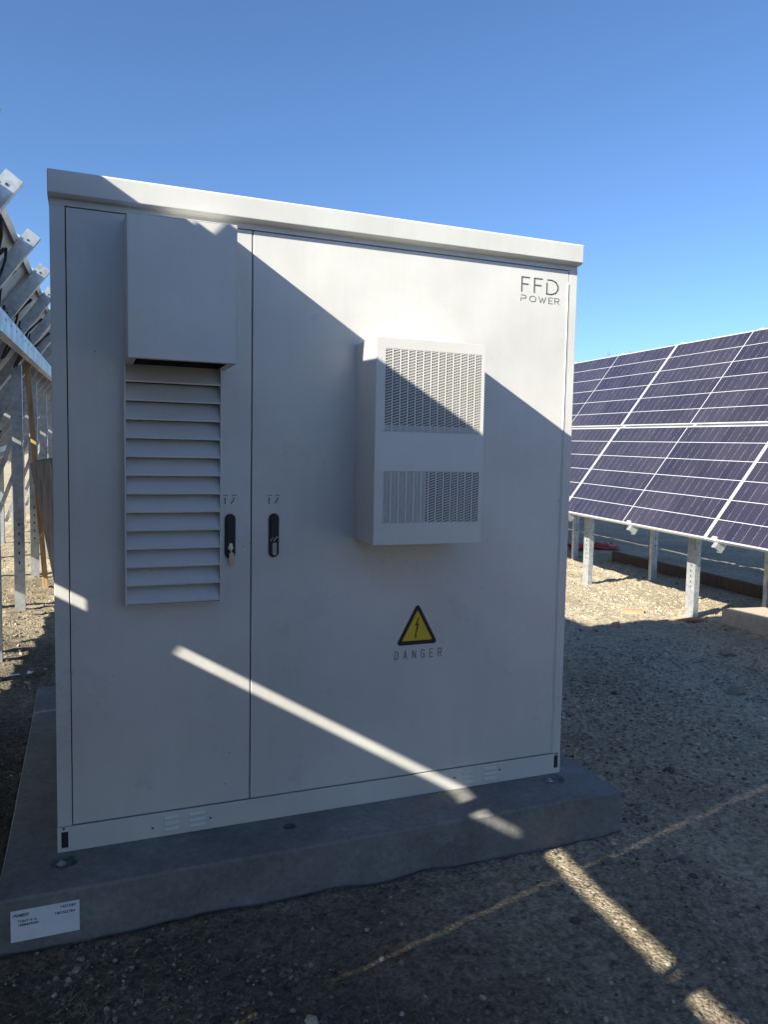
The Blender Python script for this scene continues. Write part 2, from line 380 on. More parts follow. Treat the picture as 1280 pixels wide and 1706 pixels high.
# ------------------------------------------------------------------ concrete slab
slab_t = thing('concrete_slab', (.926, .8, GZ), 'grey concrete plinth slab carrying the electrical cabinet', 'concrete slab')
XL, XR, YF, YB = -.154, 2.006, -.226, 1.857
holes = [(.02, -.058, .043, .018), (.732, -.072, .024, .05), (1.815, -.043, .05, .014)]
# slab body: top with real sunk sockets, edges slightly irregular
def slab_mesh():
    m = MB()
    # outline points along the front top edge get a little chipping
    fr = [XL+(XR-XL)*i/60 for i in range(61)]
    ch = [.004+.004*abs(math.sin(i*1.7))*random.random()+(.006 if random.random() < .07 else 0) for i in fr]
    # front strip between y=YF and y=-.13 would cross sockets: build the top as a triangulated plate with holes
    import bmesh
    bm = bmesh.new()
    def loop(pts):
        vs = [bm.verts.new((x, y, 0)) for x, y in pts]; return vs, [bm.edges.new((vs[i], vs[(i+1) % len(vs)])) for i in range(len(vs))]
    outer = [(x, YF+c) for x, c in zip(fr, ch)]+[(XR-.004, YF+.3), (XR-.003, YB), (XL+.003, YB), (XL+.004, YF+.3)]
    vo, eo = loop(outer); edges = list(eo); hl = []
    for (hx, hy, hr, hd) in holes:
        pts = [(hx+hr*math.cos(a*math.tau/28)*(1+.03*math.sin(a*2.3)), hy+hr*math.sin(a*math.tau/28)) for a in range(28)]
        vh, eh = loop(pts); edges += eh; hl.append((vh, hd, hx, hy))
    bmesh.ops.triangle_fill(bm, edges=edges, use_beauty=True)
    # keep only faces outside the sockets
    dead = [fc for fc in bm.faces if any((fc.calc_center_median().x-h[0])**2+(fc.calc_center_median().y-h[1])**2 < (h[2]*.96)**2 for h in holes)]
    bmesh.ops.delete(bm, geom=dead, context='FACES_ONLY')
    for vh, hd, hx, hy in hl:
        low = [bm.verts.new((hx+(v.co.x-hx)*.8, hy+(v.co.y-hy)*.8, -hd)) for v in vh]; n = len(vh)
        for i in range(n): bm.faces.new((vh[i], vh[(i+1) % n], low[(i+1) % n], low[i]))
        bm.faces.new(low)
    # sides
    mid = [bm.verts.new((v.co.x+(.004 if v.co.x > XR-.1 else (-.004 if v.co.x < XL+.1 else 0)), YF if v.co.y < YF+.05 else v.co.y, -.008)) for v in vo]
    bot = [bm.verts.new((v.co.x, v.co.y+(random.uniform(-.002, .002)), GZ-.06)) for v in mid]; n = len(vo)
    for i in range(n):
        j = (i+1) % n; bm.faces.new((vo[i], vo[j], mid[j], mid[i])); bm.faces.new((mid[i], mid[j], bot[j], bot[i]))
    bmesh.ops.recalc_face_normals(bm, faces=bm.faces)
    b = BASE[slab_t]
    for v in bm.verts: v.co -= b
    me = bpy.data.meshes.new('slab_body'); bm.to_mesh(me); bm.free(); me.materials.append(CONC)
    o = bpy.data.objects.new('slab_body', me); COL.objects.link(o); o.parent = slab_t; BASE[o] = b; return o
slab_o = slab_mesh()
for k, (hx, hy) in enumerate(((.012, -.062), (1.80, -.05))):
    m = MB(); m.tube([(hx, hy, -.014), (hx, hy, -.004)], .014, 10); m.tube([(hx, hy, -.004), (hx, hy, .004)], .007, 8)
    m.build('anchor_bolt', GALV, slab_t)
# sticker on the slab front
m = MB(); m.box(-.1175, .064, YF-.0012, YF-.0002, -.128, -.036)
st = m.build('sticker', PAPER, slab_t)
m = MB()
yt = YF-.0016

# stroke font -------------------------------------------------------
GL = {
 'F': [[(1, 1), (0, 1), (0, 0)], [(0, .53), (.85, .53)]],
 'D': [[(.0, .8), (0, 0), (.45, 0), (.8, .12), (1, .35), (1, .65), (.8, .88), (.45, 1), (0, 1)]],
 'd': [[(.05, 1), (.45, 1), (.8, .88), (1, .62), (1, .38), (.8, .12), (.45, 0), (0, 0), (0, .78)]],
 'P': [[(0, 0), (0, .55)], [(0, 1), (.8, 1), (1, .88), (1, .6), (.8, .47), (.2, .47)]],
 'O': [[(.5, 0), (.15, .12), (0, .38), (0, .62), (.15, .88), (.5, 1), (.85, .88), (1, .62), (1, .38), (.85, .12), (.5, 0)]],
 'W': [[(0, 1), (.27, 0), (.5, .85), (.73, 0), (1, 1)]],
 'E': [[(1, 1), (0, 1), (0, 0), (1, 0)], [(0, .5), (.85, .5)]],
 'R': [[(0, 0), (0, 1), (.75, 1), (1, .88), (1, .62), (.75, .48), (0, .48)], [(.5, .48), (1, 0)]],
 'A': [[(0, 0), (.5, 1), (1, 0)], [(.2, .33), (.8, .33)]],
 'N': [[(0, 0), (0, 1), (1, 0), (1, 1)]],
 'G': [[(1, .82), (.8, .97), (.4, 1), (.1, .85), (0, .5), (.1, .15), (.4, 0), (.85, .05), (1, .2), (1, .47), (.55, .47)]],
 '0': [[(.5, 0), (.1, .15), (0, .5), (.1, .85), (.5, 1), (.9, .85), (1, .5), (.9, .15), (.5, 0)]],
 '1': [[(.2, .8), (.55, 1), (.55, 0)]], '2': [[(0, .8), (.3, 1), (.8, .95), (1, .7), (0, 0), (1, 0)]],
 '4': [[(.8, 0), (.8, 1), (0, .3), (1, .3)]], '7': [[(0, 1), (1, 1), (.4, 0)]], '8': [[(.5, .5), (.05, .75), (.5, 1), (.95, .75), (.5, .5), (0, .25), (.5, 0), (1, .25), (.5, .5)]],
 '3': [[(0, .95), (.7, 1), (1, .75), (.5, .52), (1, .25), (.7, 0), (0, .05)]], '9': [[(.9, .6), (.5, .45), (0, .7), (.5, 1), (.9, .8), (.9, .3), (.4, 0)]],
 'T': [[(0, 1), (1, 1)], [(.5, 1), (.5, 0)]], '-': [[(.1, .5), (.9, .5)]], '.': [[(.4, 0), (.6, .05)]], ' ': [],
}
def stroke(mb, pts, th, y, dep=.0006, mi=0):
    for (a, b) in zip(pts[:-1], pts[1:]):
        a = Vector((a[0], 0, a[1])); b = Vector((b[0], 0, b[1])); d = b-a
        if d.length < 1e-6: continue
        d.normalize(); nrm = Vector((-d.z, 0, d.x))*th/2; a -= d*th*.35; b += d*th*.35
        q = [a-nrm, b-nrm, b+nrm, a+nrm]
        mb.hexa([(p.x, y-dep, p.z) for p in q]+[(p.x, y, p.z) for p in q], mi)
def word(mb, txt, x, z, w, h, pitch, th, y, slant=0, dx=0):
    for c in txt:
        for k, s in enumerate(GL.get(c, [])):
            stroke(mb, [(x+px*w+slant*pz*h, z+pz*h) for px, pz in s], th, y, .0005+.00007*k)
        x += pitch
# the sticker text: logo word top left, two numbers top right, two lines of code below
word(m, 'POWER', -.1115, -.0545, .0062, .0075, .0082, .0016, yt+.0004, .3)
word(m, '1421080', .012, -.0505, .0042, .0065, .0062, .0013, yt+.0004)
word(m, '180202784', -.0025, -.0680, .0042, .0065, .0062, .0013, yt+.0004)
word(m, 'T1047-4-A.', -.0985, -.0720, .0038, .0065, .0054, .0012, yt+.0004)
word(m, '1808409020', -.0985, -.0830, .0038, .0058, .0054, .0012, yt+.0004)
m.build('printed_text', INK, st)

# ------------------------------------------------------------------ electrical cabinet
W_, DEP = 1.88, 1.42
cab = thing('electrical_cabinet', (.94, .84, 0), 'large light grey two door outdoor electrical cabinet on the concrete slab', 'cabinet')
m = MB()
m.box(0, W_, .022, DEP, .0, 2.03)                                    # carcass behind the doors
m.box(0, .0425, 0, .022, .083, 2.0)                                    # left stile
m.box(1.8425, W_, 0, .022, .083, 2.0)                                  # right stile
m.box(0, W_, .002, .022, 2.0, 2.024)                                   # head rail
m.build('body', PAINT, cab, .0015)
m = MB(); m.box(.0425, 1.8425, .0175, .0218, .083, 2.0); m.build('door_seal', DARK, cab)
m = MB()                                                              # plinth strip with two corner slots
sl_ = [(.010, .031, .012, .066), (1.851, 1.871, .020, .074)]
xx = [-.001, .010, .031, 1.851, 1.871, W_+.001]
m.box(xx[0], xx[1], 0, .06, 0, .081); m.box(xx[2], xx[3], 0, .06, 0, .081); m.box(xx[4], xx[5], 0, .06, 0, .081)
for a, b, c, d in sl_: m.box(a, b, 0, .06, 0, c); m.box(a, b, 0, .06, d, .081)
pl = m.build('plinth', PAINT, cab)
for a, b, c, d in sl_:
    m = MB(); m.box(a-.0005, b+.0005, .004, .05, c-.0005, d+.0005); m.build('corner_slot', DARK, pl)
for a, b, c, d in sl_:
    m = MB(); t = .0035; m.box(a-t, a, -.0012, 0, c-t, d+t); m.box(b, b+t, -.0012, 0, c-t, d+t); m.box(a, b, -.0012, 0, c-t, c); m.box(a, b, -.0012, 0, d, d+t)
    m.build('slot_trim', PAINT2, pl)
for x0, x1 in ((.325, .372), (.407, .458), (1.432, 1.478), (1.530, 1.582)):
    m = MB()
    for z in (.015, .035, .055):
        m.extrude([(0, 0), (-.0055, .001), (-.0065, .0035), (0, .013)], (x0, 0, z), (0, 1, 0), (0, 0, 1), (x1-x0, 0, 0))
    m.build('plinth_vent', PAINT, pl, .0008, 1)
for x, z in ((.287, .033), (.476, .038), (1.40, .045), (1.60, .05), (.018, .076), (1.862, .080)):
    m = MB(); m.tube([(x, 0, z), (x, -.0018, z)], .0038, 8); m.build('screw', INK, pl)
m = MB()                                                              # lid: fascia with an inward sloping drip edge
m.extrude([(-.028, 2.027), (-.030, 2.090), (-.026, 2.094), (DEP+.03, 2.062), (DEP+.03, 2.03), (-.0, 2.018), (-.018, 2.020)], (-.004, 0, 0), (0, 1, 0), (0, 0, 1), (W_+.008, 0, 0))
m.build('lid', PAINT, cab, .0022)

def door(x0, x1, z0, z1, hole=None):
    m = MB(); y0, y1 = 0.0, .017
    if hole is None: m.box(x0, x1, y0, y1, z0, z1)
    else:
        a, b, c, d = hole
        m.box(x0, a, y0, y1, z0, z1); m.box(b, x1, y0, y1, z0, z1); m.box(a, b, y0, y1, z0, c); m.box(a, b, y0, y1, d, z1)
    return m
dl = door(.0455, .6075, .0855, 1.9965).build('door', PAINT, cab, .0015)
dr = door(.6115, 1.8395, .0855, 1.9965).build('door', PAINT, cab, .0015)
m = MB(); m.box(1.8365, 1.8395, -.0022, 0, .087, 1.95); m.build('edge_bead', PAINT2, dr)

# louvred intake on the left door
lou = MB(); LX0, LX1, LZ0, LZ1 = .205, .505, .784, 1.545
t = .005; P_ = .036
lou.box(LX0, LX0+t, -P_, 0, LZ0, LZ1); lou.box(LX1-t, LX1, -P_, 0, LZ0, LZ1); lou.box(LX0+t, LX1-t, -P_, 0, LZ0, LZ0+.003)
lou.box(LX0+t, LX1-t, -.0012, -.0002, LZ0+.003, LZ1, 1)
ns = 13; pit_ = (LZ1-LZ0-.006)/ns
for i in range(ns):
    zb = LZ0+.006+i*pit_
    wob = random.uniform(-.0007, .0007)
    lou.extrude([(-P_+.001, zb-.001), (-P_+.001, zb+.004+wob), (-.0035, zb+pit_*.97), (-.002, zb+pit_*.97), (-P_+.0025, zb+.0035+wob), (-P_+.0025, zb-.001)], (LX0+t, 0, 0), (0, 1, 0), (0, 0, 1), (LX1-LX0-2*t, 0, 0))
lou.build('louvre_vent', [PAINT, DARK], cab, .0006, 1)
# hood above the louvres, open at the bottom
HX0, HX1, HZ0, HZ1, HP = .209, .522, 1.541, 1.946, .20
m = MB(); t = .0025
m.box(HX0, HX0+t, -HP, 0, HZ0, HZ1); m.box(HX1-t, HX1, -HP, 0, HZ0, HZ1); m.box(HX0+t, HX1-t, -HP, -HP+t, HZ0, HZ1)
m.extrude([(-HP, HZ1), (-HP, HZ1+.003), (0, HZ1+.035), (0, HZ1+.03)], (HX0, 0, 0), (0, 1, 0), (0, 0, 1), (HX1-HX0, 0, 0))
m.extrude([(-HP, HZ1), (0, HZ1), (0, HZ1+.03)], (HX0, 0, 0), (0, 1, 0), (0, 0, 1), (t, 0, 0)); m.extrude([(-HP, HZ1), (0, HZ1), (0, HZ1+.03)], (HX1-t, 0, 0), (0, 1, 0), (0, 0, 1), (t, 0, 0))
# folded lip all round the opening
lp = .022
m.box(HX0+t, HX1-t, -HP+t, -HP+t+lp, HZ0, HZ0+.002); m.box(HX0+t, HX0+t+lp, -HP+t+lp, -.002, HZ0, HZ0+.002); m.box(HX1-t-lp, HX1-t, -HP+t+lp, -.002, HZ0, HZ0+.002)
hd = m.build('vent_hood', PAINT, cab, .0012)
m = MB(); m.box(HX0+t, HX1-t, -.0035, -.001, HZ0+.002, HZ1-.002); m.build('filter_panel', DARK, hd)

# door handles
def capsule(mb, cx, zc, w, h, y0, y1, n=10, mi=0):
    r = w/2; pts = [(cx+r*math.cos(a), zc+h/2-r+r*math.sin(a)) for a in [math.pi*k/n for k in range(n+1)]]
    pts += [(cx+r*math.cos(a), zc-h/2+r+r*math.sin(a)) for a in [math.pi+math.pi*k/n for k in range(n+1)]]
    mb.extrude([(p[0], p[1]) for p in pts][::-1], (0, y0, 0), (1, 0, 0), (0, 0, 1), (0, y1-y0, 0), mi)
for which, cx in ((0, .5385), (1, .6865)):
    d = dl if which == 0 else dr
    m = MB(); capsule(m, cx, .996, .036, .150, -.0035, -.0002); 
    m.build('handle', BLACK, d, .001, 2)
    m = MB(); capsule(m, cx, 1.012, .021, .085, -.007, -.0034); m.build('handle_lever', BLACK, d, .001, 2)
    if which == 0:
        m = MB(); m.tube([(cx+.001, -.0036, .958), (cx+.001, -.010, .958)], .0085, 14); m.tube([(cx+.001, -.010, .968), (cx+.001, -.013, .968)], .006, 12)
        m.box(cx-.0005, cx+.0025, -.018, -.010, .945, .962); m.build('lock_cylinder', STEEL, d)
        m = MB(); capsule(m, cx+.003, .921, .017, .046, -.016, -.0135); m.build('key_tag', BRASS, d)
    else:
        m = MB(); capsule(m, cx+.002, .950, .015, .045, -.0075, -.0036); m.build('lock_cover', LEVER, d, .001, 2)
        m = MB(); m.tube([(cx+.002, -.0076, .9335), (cx+.002, -.0088, .9335)], .003, 10); m.build('lock_screw', STEEL, d)
        m = MB(); stroke(m, [(cx-.012, .976), (cx-.009, .985), (cx-.004, .988)], .0016, -.0072); stroke(m, [(cx-.002, .978), (cx+.005, .984), (cx+.009, .992), (cx+.013, .989)], .0018, -.0072); m.build('handle_mark', PAPER, d)
    # tiny two-word caption and the two lock pictograms above the handle
    m = MB(); cz = 1.118
    wx = cx-.022
    for L_ in ((.010, .008, .009), (.011, .007, .008)):
        for l in L_: m.box(wx, wx+l*.42, -.0005, 0, cz+.0125, cz+.016); wx += l*.62
        wx += .011
    stroke(m, [(cx-.017, cz-.014), (cx-.017, cz+.004)], .0032, 0); stroke(m, [(cx-.020, cz+.001), (cx-.014, cz+.005)], .0022, -.0001)
    stroke(m, [(cx+.003, cz-.013), (cx+.012, cz-.002)], .0036, 0); stroke(m, [(cx+.011, cz-.003), (cx+.010, cz+.005), (cx+.017, cz+.003)], .0022, -.0001)
    m.build('lock_symbol', INK, d)
# lettering
m = MB()
word(m, 'F', 1.631, 1.901, .032, .053, 0, .0050, 0); word(m, 'F', 1.686, 1.901, .034, .053, 0, .0050, 0); word(m, 'd', 1.742, 1.901, .050, .053, 0, .0050, 0)
m.build('lettering', INK, dr)
m = MB()
for c, x, wd in (('P', 1.629, .021), ('O', 1.667, .027), ('W', 1.707, .032), ('E', 1.752, .018), ('R', 1.779, .019)): word(m, c, x, 1.866, wd, .0215, 0, .0024, 0)
m.build('lettering', INK, dr)
for k, c in enumerate('DANGER'):
    m = MB(); word(m, c, 1.142+k*.0353, .527, .0130, .030, 0, .0027, 0); m.build('danger_lettering', INK, dr)
# warning triangle
def rtri(cx, z0, wd, h, r, n=6):
    cs = [(cx-wd/2, z0), (cx+wd/2, z0), (cx, z0+h)]; out = []
    for i in range(3):
        p = Vector(cs[i]); a = (Vector(cs[i-1])-p).normalized(); b = (Vector(cs[(i+1) % 3])-p).normalized()
        bis = (a+b).normalized(); half = math.acos(max(-1, min(1, a.dot(b))))/2; c = p+bis*(r/math.sin(half))
        t0 = p+a*(r/math.tan(half)); t1 = p+b*(r/math.tan(half)); a0 = math.atan2(*(t0-c).yx); a1 = math.atan2(*(t1-c).yx)
        dd = (a1-a0+math.pi) % math.tau-math.pi
        out += [(c.x+r*math.cos(a0+dd*k/n), c.y+r*math.sin(a0+dd*k/n)) for k in range(n+1)]
    return out
m = MB(); m.extrude(rtri(1.230, .578, .170, .158, .010), (0, -.0008, 0), (1, 0, 0), (0, 0, 1), (0, .0008, 0)); ws = m.build('warning_sign', BLACK, dr)
m = MB(); m.extrude(rtri(1.230, .5935, .122, .113, .002), (0, -.0014, 0), (1, 0, 0), (0, 0, 1), (0, .0005, 0)); m.build('sign_face', YEL, dr)
m = MB(); bz = [(1.233, .678), (1.2195, .648), (1.228, .652), (1.2215, .613), (1.2185, .614), (1.2225, .600), (1.2285, .6135), (1.2252, .613), (1.2365, .658), (1.2275, .655), (1.2385, .679)]
m.extrude(bz, (0, -.0019, 0), (1, 0, 0), (0, 0, 1), (0, .0004, 0)); m.build('lightning_symbol', BLACK, dr)

# air conditioner on the right door
AX0, AX1, AZ0, AZ1, AP = .974, 1.372, .978, 1.656, .20
m = MB(); t = .003
m.box(AX0, AX0+t, -AP+t, 0, AZ0, AZ1); m.box(AX1-t, AX1, -AP+t, 0, AZ0, AZ1); m.box(AX0+t, AX1-t, -AP+t, 0, AZ0, AZ0+t); m.box(AX0+t, AX1-t, -AP+t, 0, AZ1-t, AZ1)
ac = m.build('air_conditioner', PAINT2, cab, .001)
def grille(m, gx0, gx1, gz0, gz1, nc, nr):
    # perforated field: nc columns of slanted slots, three slots across each column
    pw = (gx1-gx0)/nc; bar = pw*.20; ph = (gz1-gz0)/nr
    for c in range(nc):
        cx0 = gx0+c*pw; m.box(cx0, cx0+bar, -AP, -AP+.0016, gz0, gz1)
        xa, xb = cx0+bar, cx0+pw; sw = (xb-xa)
        for r in range(nr+1):         # slanted webs between the slots
            z = gz0+r*ph; th = ph*.36; sl = ph*.75
            za0 = max(gz0, z-th/2-sl/2); zb0 = min(gz1, z+th/2-sl/2); za1 = max(gz0, z-th/2+sl/2); zb1 = min(gz1, z+th/2+sl/2)
            if zb0 <= za0: zb0 = za0+.0004
            if zb1 <= za1: za1 = zb1-.0004
            m.hexa([(xa, -AP, za0), (xb, -AP, za1), (xb, -AP, zb1), (xa, -AP, zb0), (xa, -AP+.0014, za0), (xb, -AP+.0014, za1), (xb, -AP+.0014, zb1), (xa, -AP+.0014, zb0)])
        for q in (.36, .69):
            m.box(xa+sw*q-.0009, xa+sw*q+.0009, -AP+.0003, -AP+.0018, gz0, gz1)
    m.box(gx1, gx1+.0016, -AP, -AP+.0016, gz0, gz1)
m = MB()
G1 = (1.001, 1.360, 1.352, 1.622); G2 = (1.001, 1.360, 1.050, 1.222); fx0, fx1 = AX0-.001, AX1+.001
for a, b in ((AZ0-.001, G2[2]), (G2[3], G1[2]), (G1[3], AZ1+.001)): m.box(fx0, fx1, -AP, -AP+.0025, a, b)
for G in (G1, G2): m.box(fx0, G[0], -AP, -AP+.0025, G[2], G[3]); m.box(G[1]+.0016, fx1, -AP, -AP+.0025, G[2], G[3])
fp = m.build('front_panel', PAINT2, ac, .0004, 1)
m = MB(); grille(m, *G1, 13, 29); m.build('grille', PAINT2, ac)
m = MB(); grille(m, *G2, 13, 19); m.build('grille', PAINT2, ac)
for a_, b_, c_, d_ in ((AX0+.006, AX1-.004, 1.375, 1.64), (1.165, AX1-.004, 1.03, 1.24)):
    m = MB(); m.box(a_, b_, -AP+.018, -AP+.021, c_, d_); m.build('coil', DARK, ac)
for a_, b_, c_, d_ in ((AX0+.006, 1.163, 1.03, 1.24), (AX0+.006, AX1-.004, 1.345, 1.374)):
    m = MB(); m.box(a_, b_, -AP+.006, -AP+.008, c_, d_); m.build('baffle', PAINT, ac)

# ------------------------------------------------------------------ solar arrays
LMOD, WMOD, TH = 2.28, 1.134, rad(54.0)
JG = .0123
def panel_proto():
    lam = MB(); fr = .013
    lam.add([(fr, fr, -.002), (LMOD-fr, fr, -.002), (LMOD-fr, WMOD-fr, -.002), (fr, WMOD-fr, -.002)], [(0, 1, 2, 3)], 0)
    lam.add([(fr, fr, -.008), (LMOD-fr, fr, -.008), (LMOD-fr, WMOD-fr, -.008), (fr, WMOD-fr, -.008)], [(3, 2, 1, 0)], 1)
    f_ = MB()
    f_.box(0, LMOD, 0, fr, -.035, 0); f_.box(0, LMOD, WMOD-fr, WMOD, -.035, 0); f_.box(0, fr, fr, WMOD-fr, -.035, 0); f_.box(LMOD-fr, LMOD, fr, WMOD-fr, -.035, 0)
    f_.box(fr, LMOD-fr, fr, fr+.02, -.035, -.0335); f_.box(fr, LMOD-fr, WMOD-fr-.02, WMOD-fr, -.035, -.0335)
    j = MB(); j.box(-.03, .03, -.025, .025, -.024, -.0085)
    c = MB(); pts = []
    for i in range(17):
        a = i/16; pts.append((.02+.30*a+.05*math.sin(a*math.tau), .38*math.sin(a*math.pi)*(1-.25*a), -.022-.045*math.sin(a*math.pi)))
    c.tube(pts, .0075, 6)
    c.tube([pts[8], pts[10]], .011, 6)
    return lam, f_, j, c
PM = panel_proto()
def mesh_only(mb, name, mats):
    o = mb.build(name, mats); me = o.data; bpy.data.objects.remove(o); return me
ME_L = mesh_only(PM[0], 'laminate', [CELL, BACK]); ME_F = mesh_only(PM[1], 'frame', [ALU]); ME_J = mesh_only(PM[2], 'junction_box', [BLACK]); ME_C = mesh_only(PM[3], 'cable', [CABLE])
def add_obj(name, me, parent):
    o = bpy.data.objects.new(name, me); COL.objects.link(o); o.parent = parent; return o
def cprof(w, h, t=.004, lip=.012):
    return [(0, 0), (w, 0), (w, lip), (w-t, lip), (w-t, t), (t, t), (t, h-t), (w-t, h-t), (w-t, h-lip), (w, h-lip), (w, h), (0, h)]
def solar_array(label, x0, z0, yref, ddx, ddz, gap_v, joint, y_lo, y_hi, rafters, posts_y, front_in, rear_x, group, beam_x=None, ext_lo=.05, ext_hi=.07, full=True, gap_blocks=()):
    U = Vector((ddx, 1, ddz)).normalized(); V0 = Vector((math.cos(TH), 0, math.sin(TH))); V = (V0-U*V0.dot(U)).normalized(); Nn = (-U).cross(V)
    T = 2*WMOD+gap_v
    def P(s, y, n=0):         # point on the array plane at world y of the low edge line
        return Vector((x0+ddx*(y-yref), y, z0+ddz*(y-yref)))+V*s+Nn*n
    yc = 3.0
    base = Vector((x0+ddx*(yc-yref)+front_in, yc, GZ))
    A = thing('solar_array', base, label, 'solar array', group)
    pitch = LMOD*U.y+JG
    k0 = math.ceil((y_lo-joint)/pitch); k1 = math.floor((y_hi-joint)/pitch)
    for k in range(k0, k1):
        yj = joint+k*pitch
        for row in (0, 1):
            # local X runs towards -y, so the origin is the far lower corner
            o0 = P(row*(WMOD+gap_v), 0)
            yy = yj+JG/2; yend = yy+LMOD*U.y
            org = P(0, yend)+V*(row*(WMOD+gap_v))+V*random.uniform(-.002, .002)+Nn*random.uniform(-.0015, .0015)
            M = Matrix((( -U.x, V.x, Nn.x, org.x-base.x), (-U.y, V.y, Nn.y, org.y-base.y), (-U.z, V.z, Nn.z, org.z-base.z), (0, 0, 0, 1)))
            p = add_obj('solar_panel', ME_L, A); p.matrix_local = M
            add_obj('frame', ME_F, p)
            if full:
                for q3 in (.25, .5, .75):
                    for nm3, me3 in (('junction_box', ME_J), ('cable', ME_C)):
                        o3 = add_obj(nm3, me3, p); o3.location = (LMOD*q3, WMOD*(.60 if row else .5), 0)
    for yr in rafters:
        m = MB(); a = P(-ext_lo, yr, -.037); b = P(T+ext_hi, yr, -.037)
        m.extrude(cprof(.044, .078), a-U*.022, U, -Nn, b-a)
        for s in (T+.02, T-.32): m.tube([P(s, yr-.0222, -.075), P(s, yr-.0245, -.075)], .006, 6, 1)
        m.build('rafter', [GALV, DARK], A)
        for s in (.02, WMOD+gap_v/2, T-.0):
            m = MB(); q = P(s, yr); m.hexa([q+U*a1*.028+V*b1*.012+Nn*c1 for c1 in (-.037, .004) for a1, b1 in ((-1, -1), (1, -1), (1, 1), (-1, 1))] if s == .02 or s == T else
                   [q+U*a1*.018+V*b1*(gap_v/2+.010)+Nn*c1 for c1 in (.001, .005) for a1, b1 in ((-1, -1), (1, -1), (1, 1), (-1, 1))])
            m.build('clamp', ALU, A)
    for yr, hw in gap_blocks:  # unseen blocks added under the panel gap to interrupt the light strip
        m = MB(); q = P(WMOD+gap_v/2, yr, 0)
        m.hexa([q+U*a1*hw+V*b1*.02+Nn*c1 for c1 in (-.06, -.036) for a1, b1 in ((-1, -1), (1, -1), (1, 1), (-1, 1))]); m.build('gap_block', GALV, A)
    # longitudinal beams under the rafters
    for s, nm in ((.62/math.cos(TH)*.62, 'front'), (None, 'rear')):
        if s is None:
            s = (rear_x+.07-x0)/math.cos(TH) if beam_x is None else (beam_x-x0)/math.cos(TH)
            s -= (.115+.04)*math.tan(TH)*1.0 if beam_x is None else 0
        if nm == 'front':
            ya, yb = y_lo+.4, y_hi-.3; a = P(s, ya, -.116); b = P(s, yb, -.116); H = .10
            m = MB(); m.extrude([(0, 0), (.05, 0), (.05, -.004), (.004, -.004), (.004, -H), (.05, -H), (.05, -H-.004), (0, -H-.004)], a, (1, 0, 0), (0, 0, 1), b-a)
            m.build('beam', GALV, A); FS = (s, H)
        else:
            bx = beam_x if beam_x is not None else rear_x+.08
            ya, yb = y_lo+.3, y_hi-.2
            def q(y):    # just under the rafters at x = bx
                e = P(0, y); ss = (bx+ddx*(y-yref)-e.x)/V.x
                t_ = P(ss, y); return Vector((t_.x, y, t_.z-.118/math.cos(TH)))
            a, b = q(ya), q(yb); H = .135
            m = MB(); m.extrude([(0, 0), (0, -H), (-.06, -H), (-.06, -H+.004), (-.004, -H+.004), (-.004, -.004), (-.06, -.004), (-.06, 0)], a, (1, 0, 0), (0, 0, 1), b-a)
            y = max(ya, -1)
            while y < min(yb, 16):
                c_ = q(y); m.box(c_.x-.0002, c_.x+.0006, y, y+.055, c_.z-.048, c_.z-.034, 1)
                if int(y*10) % 2 == 0: m.tube([(c_.x, y+.2, c_.z-.10), (c_.x+.0008, y+.2, c_.z-.10)], .009, 6, 1)
                y += .34
            m.build('beam', [GALV, DARK], A)
            RB = q
    for py in posts_y:
        dxp = ddx*(py-yref)
        # front post
        fx = x0+front_in+dxp; tp = P((fx-(x0+dxp))/V.x, py, -.116); zt = tp.z-.06
        g = float(gh(fx, py, False))
        m = MB(); w2, d2 = .060, .105
        m.extrude([(0, 0), (w2, 0), (w2, .015), (w2-.004, .015), (w2-.004, .004), (.004, .004), (.004, d2-.004), (w2-.004, d2-.004), (w2-.004, d2-.015), (w2, d2-.015), (w2, d2), (0, d2)],
                  (fx-.03, py-.05, g-.15), (1, 0, 0), (0, 1, 0), (0, 0, zt-g+.15))
        for k in range(5): m.box(fx-.0304, fx-.0298, py-.004, py+.008, g+.30+k*.05, g+.32+k*.05, 1)
        m.build('post', [GALV, DARK], A)
        # rear post: outer C with an inner sleeve and a row of slots
        rx = rear_x+dxp; g = float(gh(rx, py, False)); zt = min(RB(py).z, 2.0)-.0
        m = MB(); w2, d2 = .085, .045
        prof = [(0, 0), (w2, 0), (w2, d2), (w2-.018, d2), (w2-.018, d2-.004), (w2-.004, d2-.004), (w2-.004, .004), (.004, .004), (.004, d2-.004), (.018, d2-.004), (.018, d2), (0, d2)]
        m.extrude(prof, (rx-.0425, py-.03, g-.15), (1, 0, 0), (0, 1, 0), (0, 0, zt-g+.15))
        zs = g+.36
        m.box(rx-.030, rx+.030, py-.0335, py-.0302, zs, zt-.1)
        for k in range(5): m.box(rx-.006, rx+.006, py-.0345, py-.0334, zs+.06+k*.085, zs+.085+k*.085, 1)
        m.build('post', [GALV, DARK], A)
        if not full or abs(py+.258) < .01: continue
        # brace between the posts
        m = MB(); a = Vector((rx-.06, py-.025, zt-.15)); b = Vector((x0+front_in+dxp+.03, py-.025, GZ+.35)); d = b-a; s_ = d.cross(Vector((0, 1, 0))).normalized()
        m.extrude([(0, 0), (.05, 0), (.05, .003), (.003, .003), (.003, .05), (0, .05)], a, (0, 1, 0), s_, d); m.build('brace', GALV, A)
    if full:
        for yl, sl, dn in ((1.0, .0, .10), (1.93, .02, .12), (2.02, .12, .09), (2.98, .22, .10), (3.93, .2, .10), (4.85, .2, .1)):
            m = MB(); pts = []
            for i in range(19):
                a = i/18; pts.append(P(T-.03-sl-.34*math.sin(a*math.pi)-.05*a, yl-.34+.46*a+.04*math.sin(a*9), -.045-dn*math.sin(a*math.pi)**.7))
            m.tube(pts, .008, 6); m.tube([pts[11], pts[12], pts[13]], .013, 6); m.build('cable', CABLE, A, smooth=True)
